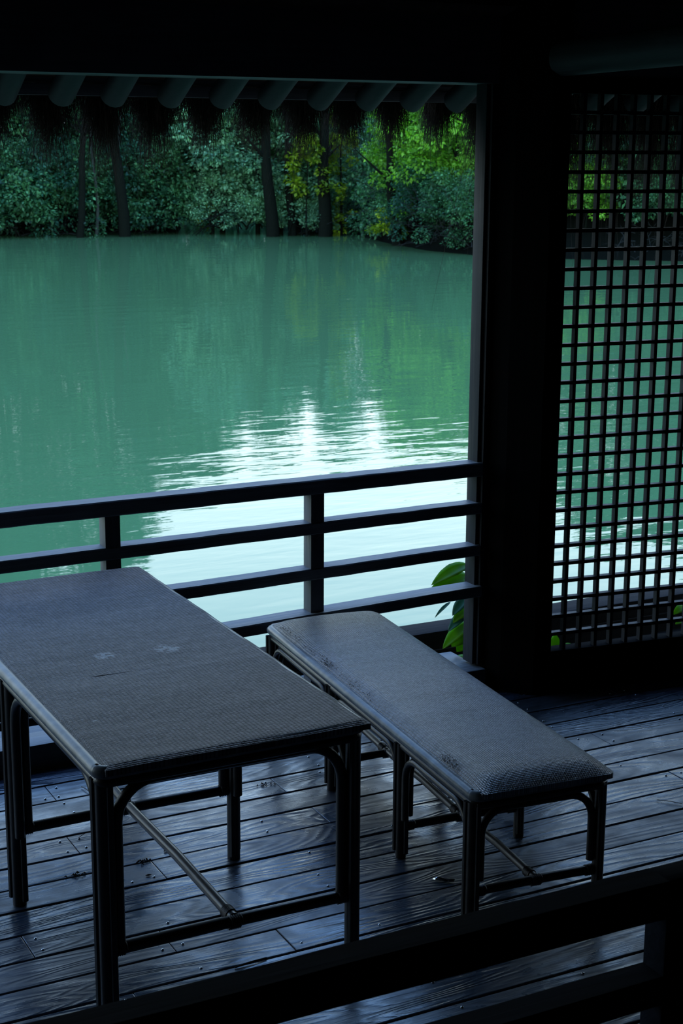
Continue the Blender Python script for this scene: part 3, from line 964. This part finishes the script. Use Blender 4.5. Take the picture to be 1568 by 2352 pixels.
def trunk_mesh(name, H, r, seed, lean=0.05, nb=6, spread=.5, m=None, b0=.35):
    g = random.Random(seed); mb = MB()
    dx, dy = g.uniform(-lean, lean), g.uniform(-lean, lean)
    pts = [(dx * H * f + .05 * math.sin(f * 5 + seed), dy * H * f, H * f - 0.5 * (1 - f)) for f in [k / 7 for k in range(8)]]
    mb.tube(pts, r, 8, rads=[r * (1 - .75 * k / 7) for k in range(8)])
    for k in range(nb):
        f = g.uniform(b0, .92); p = Vector((dx * H * f, dy * H * f, H * f))
        a = g.uniform(0, 6.28); L = spread * g.uniform(.6, 1.2)
        q = [p + Vector((math.cos(a) * L * t, math.sin(a) * L * t, L * (.6 * t - .25 * t * t))) for t in (0, .3, .6, 1)]
        mb.tube(q, r * .3, 5, rads=[r * .4 * (1 - f * .5), r * .25, r * .16, r * .06])
    o = mb.build(name, m or M_BARK)
    me = o.data
    bpy.data.objects.remove(o)
    return me


TREES = {}
def variant(key, fn):
    if key not in TREES: TREES[key] = fn()
    return TREES[key]


def plant(name, key_f, fol, key_t, trk, loc, rz, sc, label, cat, group=None):
    r = empty(name, loc, rz)
    r.scale = sc if isinstance(sc, tuple) else (sc, sc, sc)
    tag(r, label, cat, group)
    f = bpy.data.objects.new('foliage', fol); col.objects.link(f); f.parent = r
    if trk is not None:
        t = bpy.data.objects.new('trunk', trk); col.objects.link(t); t.parent = r
    return r


mats = {'teal': L_TEAL, 'mid': L_MID, 'pale': L_PALE, 'bright': L_BRIGHT, 'yellow': L_YELLOW}
def tall(c, s): return variant(('tall', c, s), lambda: crown_mesh('tall_foliage', 12.5, 2.6, 200, 85, .185, mats[c], 100 + s, base=.6))
def small(c, s): return variant(('small', c, s), lambda: crown_mesh('small_foliage', 5.4, 1.7, 100, 110, .135, mats[c], 200 + s, base=.4))
def bush(c, s): return variant(('bush', c, s), lambda: crown_mesh('bush_foliage', 2.6, 1.5, 50, 120, .12, mats[c], 300 + s, base=.15, shape='bush'))
TR_T = trunk_mesh('tall_trunk', 12, .16, 1, nb=12, spread=2.0)
TR_S = trunk_mesh('small_trunk', 5.2, .09, 2, nb=8, spread=1.2)
TR_B = trunk_mesh('bush_stems', 2.2, .04, 3, nb=8, spread=1.0, b0=.1)
rv = random.Random(21)

# left bank: tall trees behind, small trees, bushes at the waterline
G1 = 'tall trees on the left far bank'
for (x, y) in [(9.5, 53), (12.0, 51.5), (14.2, 53.5), (16.2, 51.3), (18.0, 53.2), (5, 55), (11, 57), (15.5, 57.5), (8, 61), (12.5, 61), (17.5, 60), (20, 57), (14.2, 62.5), (2.5, 59)]:
    c = rv.choice(['teal', 'teal', 'mid'])
    plant('tall_tree', None, tall(c, rv.randint(0, 1)), None, TR_T, (x, y, WL + .9), rv.uniform(0, 6.28), rv.uniform(.92, 1.1),
          'tall dark leafy tree at the back of the left far bank', 'tree', G1)
for (x, y, k_) in [(21.0, 51.0, .62), (20.4, 52.6, .68)]:
    plant('tall_tree', None, tall('mid', 0), None, TR_T, (x, y, WL + .9), rv.uniform(0, 6.28), (k_ * 1.1, k_ * 1.1, k_), 'tall dark leafy tree at the back of the left far bank', 'tree', G1)
G2 = 'small trees on the left far bank'
for (x, y, c) in [(12.3, 49.9, 'teal'), (13.9, 50.2, 'teal'), (15.6, 49.7, 'mid'), (17.2, 49.9, 'teal'), (18.9, 49.6, 'mid'), (10.6, 50.3, 'mid'), (14.8, 51.3, 'teal'), (18.0, 51.0, 'teal')]:
    plant('small_tree', None, small(c, rv.randint(0, 2)), None, TR_S, (x, y, WL + .45), rv.uniform(0, 6.28), rv.uniform(.9, 1.15),
          'small leafy tree on the left far bank', 'tree', G2)
G3 = 'bushes at the waterline of the left bank'
for (x, y, c) in [(12.6, 48.3, 'teal'), (13.7, 48.0, 'mid'), (14.9, 48.3, 'teal'), (16.0, 48.1, 'mid'), (17.1, 48.2, 'teal'), (18.2, 47.8, 'mid'), (11.4, 48.4, 'mid'), (19.2, 48.6, 'teal')]:
    plant('bush', None, bush(c, rv.randint(0, 2)), None, TR_B, (x, y, WL + .1), rv.uniform(0, 6.28), (rv.uniform(.8, 1.05), rv.uniform(.8, 1.0), rv.uniform(.75, 1.15)),
          'leafy bush hanging over the waterline of the left far bank', 'bush', G3)
# middle: pale leafy trees overhanging the water
G4 = 'pale trees overhanging the water'
for (x, y, c, s, dz) in [(20.0, 47.6, 'pale', 1.0, .3), (21.3, 46.9, 'pale', .98, .15), (22.4, 46.4, 'pale', .96, .10), (20.8, 48.8, 'mid', 1.08, .4), (22.6, 48.0, 'mid', 1.05, .4), (19.7, 50.2, 'mid', 1.4, .4), (23.6, 47.6, 'pale', .92, .2), (21.6, 50.5, 'teal', 1.1, .4)]:
    plant('overhanging_tree', None, small(c, rv.randint(0, 2)), None, TR_S, (x, y, WL + dz), rv.uniform(0, 6.28), s,
          'pale green leafy tree overhanging the water in the middle of the far bank', 'tree', G4)
for (x, y, s) in [(20.5, 46.7, .62), (21.35, 46.3, .6), (22.15, 45.9, .6), (22.9, 45.9, .55), (19.8, 47.2, .6), (22.5, 45.0, .35)]:
    plant('bush', None, bush('pale', rv.randint(0, 2)), None, TR_B, (x, y, WL + .22), rv.uniform(0, 6.28), s,
          'pale leafy spray drooping to the water', 'bush', 'pale sprays drooping to the water')
# end of the inlet
G5 = 'trees at the end of the inlet'
for (x, y, c) in [(24.5, 67, 'mid'), (27.5, 66, 'pale'), (30.5, 66, 'mid'), (33.5, 65, 'pale'), (36.5, 64.5, 'mid'), (29, 68, 'mid'), (40, 63, 'teal'), (32, 69, 'mid'), (26, 69.5, 'mid'), (35, 68, 'mid')]:
    plant('distant_tree', None, small(c, rv.randint(0, 2)), None, TR_S, (x, y, WL + .1), rv.uniform(0, 6.28), (1.35, 1.35, 1.95),
          'hazy green tree at the far end of the inlet', 'tree', G5)
for (x, y, c, s) in [(24.6, 50.5, 'mid', 1.0), (25.2, 54.0, 'pale', 1.1), (26.2, 58.0, 'mid', 1.2), (24.0, 47.0, 'mid', .8), (24.4, 44.6, 'mid', .9), (23.6, 42.6, 'mid', .8), (27.5, 61.5, 'mid', 1.2), (30.5, 63.5, 'pale', 1.1), (33.5, 63, 'mid', 1.1)]:
    plant('bush', None, bush(c, rv.randint(0, 2)), None, TR_B, (x, y, WL + .15), rv.uniform(0, 6.28), (s, s, s * 1.3),
          'mid green bush on the bank of the inlet', 'bush', 'bushes on the inlet bank')
plant('bush', None, variant('spray', lambda: crown_mesh('bush_foliage', 3.0, .7, 26, 60, .13, L_YELLOW, 411, base=1.2)), None, TR_B,
      (22.05, 44.9, WL + .1), 0.4, 1.0, 'yellow green leafy spray hanging between the central trunks', 'bush')
# narrow yellow green climber right of the middle
r_ = plant('slender_tree', None, variant('slender', lambda: crown_mesh('slender_foliage', 5.0, .50, 46, 55, .15, L_YELLOW, 401, base=.1)), None,
           variant('slt', lambda: trunk_mesh('slender_trunk', 4.8, .05, 5, nb=3, spread=.4)), (23.3, 45.0, WL + .05), 1.0, 1.0,
           'narrow yellow green leafy tree right of the middle of the lake view', 'tree')
# right bank
G6 = 'fresh green trees on the right bank'
for (x, y, c, s) in [(23.2, 40.0, 'bright', .84), (23.3, 38.3, 'bright', .88), (24.3, 41.4, 'bright', .95), (24.6, 37.8, 'bright', .95), (26.6, 41.5, 'mid', .95), (25.3, 43.5, 'mid', .9)]:
    plant('fresh_tree', None, small(c, rv.randint(0, 2)), None, TR_S, (x, y, WL + .6), rv.uniform(0, 6.28), (s, s, s * 1.1),
          'fresh green leafy tree on the right bank left of the pillar', 'tree', G6)
G7 = 'dark bushes on the right bank'
for (x, y, c, s) in [(22.9, 40.2, 'mid', .7), (22.5, 38.9, 'teal', .66), (22.5, 37.4, 'mid', .60), (22.8, 36.2, 'mid', .6)]:
    plant('bush', None, bush(c, rv.randint(0, 2)), None, TR_B, (x, y, WL + .3), rv.uniform(0, 6.28), (s, s, s * 1.1),
          'dark green bush low on the right bank beside the bare twigs', 'bush', G7)
plant('yellow_bush', None, variant('yb', lambda: crown_mesh('bush_foliage', 1.0, .7, 14, 45, .13, L_YELLOW, 405, base=.1, shape='bush')), None, None,
      (22.35, 40.4, WL + .05), 0, .9, 'small yellow green bush at the waterline of the right bank', 'bush')
plant('yellow_bush', None, variant('yb', None), None, None,
      (19.9, 47.4, WL + .1), 2, .8, 'small yellow green sprig at the waterline under the overhanging pale trees', 'bush')
# behind the lattice
G8 = 'trees behind the lattice screen'
for (x, y, c, s) in [(26.2, 34.6, 'mid', 1.2), (27.6, 33.2, 'teal', 1.25), (28.9, 32.6, 'mid', 1.25), (30.4, 31.6, 'teal', 1.25), (25.2, 35.9, 'bright', 1.05), (32.2, 30.5, 'mid', 1.3), (29.5, 35, 'teal', 1.3), (27.3, 36, 'mid', 1.3), (31.5, 34, 'teal', 1.3)]:
    plant('lakeside_tree', None, small(c, rv.randint(0, 2)), None, TR_S, (x, y, WL + 1.0), rv.uniform(0, 6.28), (s, s, s * 1.02),
          'green lakeside tree seen through the lattice screen', 'tree', G8)
G9 = 'bushes behind the lattice screen'
for (x, y, c, s) in [(24.9, 34.3, 'bright', .62), (26.3, 32.9, 'mid', .62), (27.8, 31.8, 'pale', .6), (29.2, 31.0, 'mid', .6), (26.0, 35.6, 'mid', 1.1), (27.6, 34.6, 'teal', 1.1), (29.0, 33.8, 'mid', 1.1), (30.6, 32.8, 'teal', 1.1), (32.2, 32.0, 'mid', 1.1), (24.8, 37.0, 'mid', 1.1)]:
    plant('bush', None, bush(c, rv.randint(0, 2)), None, TR_B, (x, y, WL + .95), rv.uniform(0, 6.28), s,
          'low bush on the dark bank seen through the lattice screen', 'bush', G9)

# dark leaning trunks standing at the water's edge
def lean_trunk(x0, y0, x1, H, r, label, m=M_BARK):
    mb = MB()
    n = 9
    pts = [(x0 + (x1 - x0) * (k / n) + .05 * math.sin(k * 1.3), y0 + .03 * math.sin(k), WL - .3 + (H + .3) * k / n) for k in range(n + 1)]
    mb.tube(pts, r, 10, rads=[r * (1.1 - .75 * k / n) for k in range(n + 1)])
    g = random.Random(int(x0 * 100))
    for k in range(5):
        f = g.uniform(.45, .9); i_ = int(f * n); p = Vector(pts[i_]); a = g.uniform(0, 6.28); L = g.uniform(.6, 1.4)
        q = [p + Vector((math.cos(a) * L * t, math.sin(a) * L * t * .5, L * t * .8)) for t in (0, .35, .7, 1)]
        mb.tube(q, r * .3, 6, rads=[r * .35, r * .25, r * .16, r * .06])
    root = empty('leaning_tree', (0, 0, 0))
    root.location = (x0, y0, WL)
    tag(root, label, 'tree')
    o = mb.build('trunk', m, root); o.location = (-x0, -y0, -WL)
    top = pts[-1]
    g2 = random.Random(int(y0 * 77 + x0))
    cs = [(top[0] - x0 + g2.gauss(0, .5), top[1] - y0 + g2.gauss(0, .5), top[2] - WL - g2.uniform(-.2, .9)) for _ in range(9)]
    link_mesh('foliage', leaf_cloud('foliage', cs, [g2.uniform(.25, .45) for _ in cs], 50, .16, L_MID, seed=int(x0 * 10)), None, root)
    return o


lean_trunk(16.75, 46.8, 16.1, 8.2, .17, 'dark leaning tree in the left part of the lake view')
lean_trunk(15.3, 46.9, 15.9, 7.2, .11, 'thin dark tree leaning right, leftmost of the trunks by the water')
lean_trunk(21.0, 45.2, 20.55, 5.7, .20, 'dark leaning trunk left of the middle, first of the stout pair')
lean_trunk(22.5, 44.6, 22.4, 5.6, .21, 'dark upright trunk in the middle, second of the stout pair')
lean_trunk(21.75, 45.4, 21.45, 5.0, .13, 'thinner dark trunk between the stout pair')
lean_trunk(22.45, 39.9, 21.9, 4.4, .15, 'dark trunk leaning over the water from the right bank')

# pale thin trunks
for (x, y, h, lab) in [(15.95, 47.2, 4.6, 'slim pale trunk among the bushes of the left far bank'), (16.9, 47.4, 4.2, 'slim pale trunk just right of the dark leaning tree')]:
    o = MB().tube([(x + .08 * math.sin(k * .9), y, WL - .1 + h * k / 8) for k in range(9)], .05, 7, rads=[.055 - .004 * k for k in range(9)]).build('tree_trunk', M_BARK_PALE)
    tag(o, lab, 'tree trunk')


# fallen and bare branches in the water
def branchy(name, base, dirs, n, L, r, m, label, cat, seed, droop=.3):
    g = random.Random(seed); mb = MB()
    for _ in range(n):
        p = Vector(base) + Vector((g.uniform(-1, 1) * dirs[0], g.uniform(-1, 1) * dirs[1], g.uniform(0, .5) * dirs[2]))
        d = Vector((g.gauss(0, 1), g.gauss(0, .5), g.uniform(.0, 1.2))).normalized()
        l = L * g.uniform(.5, 1.2)
        cv = Vector((g.gauss(0, .4), g.gauss(0, .3), -droop * g.uniform(.4, 1.4)))
        pts = [p + d * l * t + cv * l * t * t for t in (0, .25, .5, .75, 1)]
        mb.tube(pts, r, 4, rads=[r, r * .8, r * .6, r * .4, r * .2])
        for __ in range(2):
            t = g.uniform(.3, .8); q = p + d * l * t + cv * l * t * t
            d2 = (d + Vector((g.gauss(0, .7), g.gauss(0, .4), g.gauss(0, .6)))).normalized(); l2 = l * .4
            mb.tube([q, q + d2 * l2 * .5, q + d2 * l2 + Vector((0, 0, -.08))], r * .5, 3, rads=[r * .5, r * .35, r * .12])
    o = mb.build(name, m, smooth=False)
    return tag(o, label, cat)


branchy('bare_shrub', (22.7, 37.2, WL + .1), (.9, 1.6, 2.0), 95, 1.3, .012, M_TWIGS_BG, 'tangle of bare grey twigs at the waterline just left of the pillar', 'shrub', 1)
branchy('bare_shrub', (22.6, 40.4, WL + .3), (.5, .8, 3.0), 45, 1.3, .014, M_TWIGS_BG, 'bare twiggy shrub beside the yellow green bush on the right bank', 'shrub', 2)
branchy('fallen_branches', (20.3, 46.4, WL + .15), (1.0, .3, 1.0), 22, 1.5, .030, M_BARK, 'dark fallen branches dipping into the water under the pale trees', 'branch', 3, .5)
branchy('fallen_branches', (22.0, 45.4, WL + .02), (.9, .2, .3), 16, 1.1, .022, M_BARK, 'low dark branches lying on the water between the stout trunks', 'branch', 4, .4)
branchy('bare_shrub', (14.5, 47.9, WL + .0), (3.8, .3, .8), 90, .8, .011, M_TWIGS_BG, 'fringe of bare twigs along the waterline of the left far bank', 'shrub', 5)
branchy('bare_shrub', (26.5, 31.9, WL + .1), (2.2, 1.2, 1.2), 60, .9, .010, M_TWIGS_BG, 'bare twigs on the dark bank behind the lattice screen', 'shrub', 6)


# ------------------------------------------------------------------ broad-leaved plant at the jamb and leaf behind the lattice
def broad_leaf(parent, base, tip, width, nrm, m=L_NEAR, curl=.18):
    base, tip = Vector(base), Vector(tip)
    ax = tip - base; L = ax.length; ax.normalize()
    nrm = Vector(nrm).normalized(); side = ax.cross(nrm).normalized(); nrm = side.cross(ax)
    mb = MB(); n = 12; rows = []
    for k in range(n + 1):
        f = k / n
        wd = width * (math.sin(math.pi * f ** .8) ** .8) * .5 + .0004
        c = base + ax * L * f + nrm * (-curl * L * (f - .5) ** 2 * 2)
        ed = .04 * wd * math.sin(k * 2.1)
        rows.append([mb.bm.verts.new(c - side * wd + nrm * (wd * .25 + ed)), mb.bm.verts.new(c - side * wd * .5 + nrm * wd * .06), mb.bm.verts.new(c),
                     mb.bm.verts.new(c + side * wd * .5 + nrm * wd * .06), mb.bm.verts.new(c + side * wd + nrm * (wd * .25 - ed))])
    for A, B in zip(rows[:-1], rows[1:]):
        for k in range(4): mb.bm.faces.new((A[k], A[k + 1], B[k + 1], B[k]))
    o = mb.build('leaf', m, parent, auto=False)
    s = o.modifiers.new('thickness', 'SOLIDIFY'); s.thickness = .0006
    return o


C0 = Vector((0, 0, CAM_Z))
def onY(x, y, Y):
    d = r2 * ((x - 784) / 3638.3) + u2 * (-(y - 1176) / 3638.3) + f2
    return C0 + d * (Y / d.y)


def leafy(name, stem_px, leaves, label):
    """Plant rooted in the gap outside the sill, between the boards and the edge beam."""
    base = onY(*stem_px[0])
    r = empty(name, base); tag(r, label, 'plant')
    mb = MB(); pts = [onY(*p) - base for p in stem_px]
    mb.tube(pts, .003, 6, rads=[.004 - .0025 * k / (len(pts) - 1) for k in range(len(pts))]).build('stem', M_STEM, r)
    for (b_, t_, w_, n_) in leaves:
        broad_leaf(r, onY(*b_) - base, onY(*t_) - base, w_, n_)
    return r


M_STEM = simple('green_stem', (0.05, 0.10, 0.03), .5)
M_L2 = leaf_mat('blue_green_broad_leaf', (0.015, 0.07, 0.03), (0.04, 0.14, 0.06), trans=.3, attr=False, rough=.35)
pl = leafy('leafy_plant', [(1093, 1560, 5.27), (1090, 1480, 5.24), (1086, 1400, 5.22), (1082, 1330, 5.21), (1076, 1283, 5.22)], [
    ((1077, 1290, 5.215), (991, 1338, 5.20), .060, (0, -.5, .85)),
    ((1084, 1318, 5.21), (988, 1352, 5.19), .072, (0.1, -.6, .8)),
    ((1080, 1310, 5.21), (1052, 1304, 5.24), .030, (0, -.5, .85)),
    ((1082, 1312, 5.20), (1079, 1338, 5.19), .030, (-.5, -.8, .3)),
    ((1072, 1370, 5.21), (1038, 1412, 5.20), .045, (-.6, -.5, .4)),
    ((1034, 1380, 5.21), (998, 1416, 5.20), .014, (0, -.4, .9)),
    ((1078, 1388, 5.21), (1040, 1428, 5.19), .050, (-.3, -.5, .7)),
    ((1074, 1400, 5.20), (1028, 1448, 5.19), .046, (-.4, -.5, .7)),
    ((1080, 1425, 5.20), (1016, 1486, 5.18), .060, (-.2, -.5, .8)),
    ((1084, 1430, 5.21), (1038, 1484, 5.19), .085, (-.2, -.7, .6)),
    ((1088, 1445, 5.21), (1050, 1496, 5.19), .080, (0, -.7, .6)),
    ((1079, 1504, 5.20), (1030, 1528, 5.17), .040, (-.1, -.5, .9)),
], 'broad leaved green plant growing up outside the railing beside the pillar')
for i_, c in enumerate([c for c in pl.children if c.name.startswith('leaf')]):
    if i_ in (4, 5, 7): c.data.materials[0] = M_L2
leafy('leafy_plant', [(1268, 1530, 5.22), (1270, 1500, 5.20), (1266, 1475, 5.18)], [
    ((1262, 1478, 5.17), (1288, 1480, 5.15), .075, (0, -.8, .4)),
    ((1292, 1484, 5.17), (1322, 1488, 5.15), .035, (0, -.6, .7)),
], 'small green leaf low behind the bottom left corner of the lattice')
leafy('leafy_plant', [(1572, 1440, 5.15), (1574, 1410, 5.13), (1572, 1385, 5.12)], [
    ((1572, 1390, 5.12), (1546, 1410, 5.10), .035, (0, -.6, .7)),
    ((1574, 1420, 5.12), (1552, 1432, 5.10), .03, (0, -.6, .7)),
], 'small green leaves behind the lattice at the right edge of the view')

# deck litter
def onZ(x, y, Z=0.0):
    d = r2 * ((x - 784) / 3638.3) + u2 * (-(y - 1176) / 3638.3) + f2
    return C0 + d * ((Z - CAM_Z) / d.z)


def twig(px0, px1, r, m, label, z=.004):
    a, b = onZ(*px0, z), onZ(*px1, z)
    pts = [a.lerp(b, f) + Vector((0, 0, .002 * math.sin(f * 3.1))) for f in (0, .3, .6, 1)]
    return litter('twig', pts, r, m, label, 'twig')


twig((187, 1807), (205, 1818), .0016, M_TWIG, 'short pale twig on the deck left of the near table leg')
twig((1508, 1837), (1566, 1846), .0012, M_TWIG, 'thin pale straw on the deck at the right edge')
twig((540, 2222), (612, 2200), .0022, M_DEBRIS, 'dark splinter on the deck board under the near table end')
twig((180, 1925), (200, 1912), .0009, M_DEBRIS, 'fine dark twig on the deck between the left table legs')


def crumbs(x, y, spread, n, label, seed, m=M_DEBRIS, s=.006):
    g = random.Random(seed); mb = MB(); c = onZ(x, y)
    for _ in range(n):
        px_, py_ = c.x + g.gauss(0, spread), c.y + g.gauss(0, spread * .5)
        L = s * g.uniform(.5, 1.6); a = g.uniform(0, 6.28)
        mb.tube([(px_ - math.cos(a) * L, py_ - math.sin(a) * L, .002), (px_, py_, .004 + .003 * g.random()), (px_ + math.cos(a) * L, py_ + math.sin(a) * L, .002)], .0018, 5, rads=[.0006, .0024, .0006])
    return tag(mb.build('dirt_clump', m), label, 'debris')


crumbs(328, 1981, .012, 14, 'dark crumbly dirt clump on the deck under the middle of the table', 1)
crumbs(172, 2012, .012, 14, 'dark dirt clump on the deck left of the near table leg', 2)
crumbs(380, 1955, .005, 5, 'small dark crumb beside the table centre rod', 3)
crumbs(612, 1805, .016, 10, 'scattered dark crumbs beside the board joint right of the table leg', 4, s=.003)
o = MB().tube([tuple(onZ(334, 2011, .003)), tuple(onZ(341, 2009, .004)), tuple(onZ(348, 2009, .003))], .003, 6, rads=[.001, .0035, .001]).build('wood_chip', M_TWIG)
tag(o, 'small pale chip on the deck under the table', 'debris')

# each repeat gets a label that says which one it is
by = {}
for o in scn.objects:
    if o.parent is None and o.get('group'): by.setdefault(o['group'], []).append(o)
PRE = {'pale sprays drooping to the water': 'pale leafy spray drooping to the mid water', 'bushes on the inlet bank': 'mid green bush on the inlet bank', G1: 'tall dark tree on the left far bank', G2: 'small leafy tree on the left far bank', G3: 'leafy bush at the left waterline',
       G4: 'pale leafy tree overhanging the mid water', G5: 'green tree at the inlet end', G6: 'fresh green tree on the right bank',
       G7: 'dark green bush low on the right bank', G8: 'lakeside tree behind the lattice', G9: 'low bush behind the lattice'}
for g_, pre in PRE.items(): number_group(by[g_], pre)
rs = sorted(by['rafter log ends along the eave'], key=lambda o: o.location.x)
seen_l = [o for o in rs if o.location.x < 3.32][::-1]
names = ['next to the pillar', 'second', 'third', 'fourth', 'fifth', 'sixth', 'seventh', 'eighth', 'ninth', 'tenth', 'eleventh', 'twelfth', 'thirteenth', 'fourteenth']
for k, o in enumerate(seen_l):
    o['label'] = 'round rafter log end under the eave, ' + ('first one left of the pillar' if k == 0 else names[k] + ' one left of the pillar')
for k, o in enumerate([o for o in rs if o.location.x >= 3.32]):
    o['label'] = 'round rafter log end behind the lattice, ' + ('nearest the pillar' if k == 0 else names[k] + ' one right of the pillar')
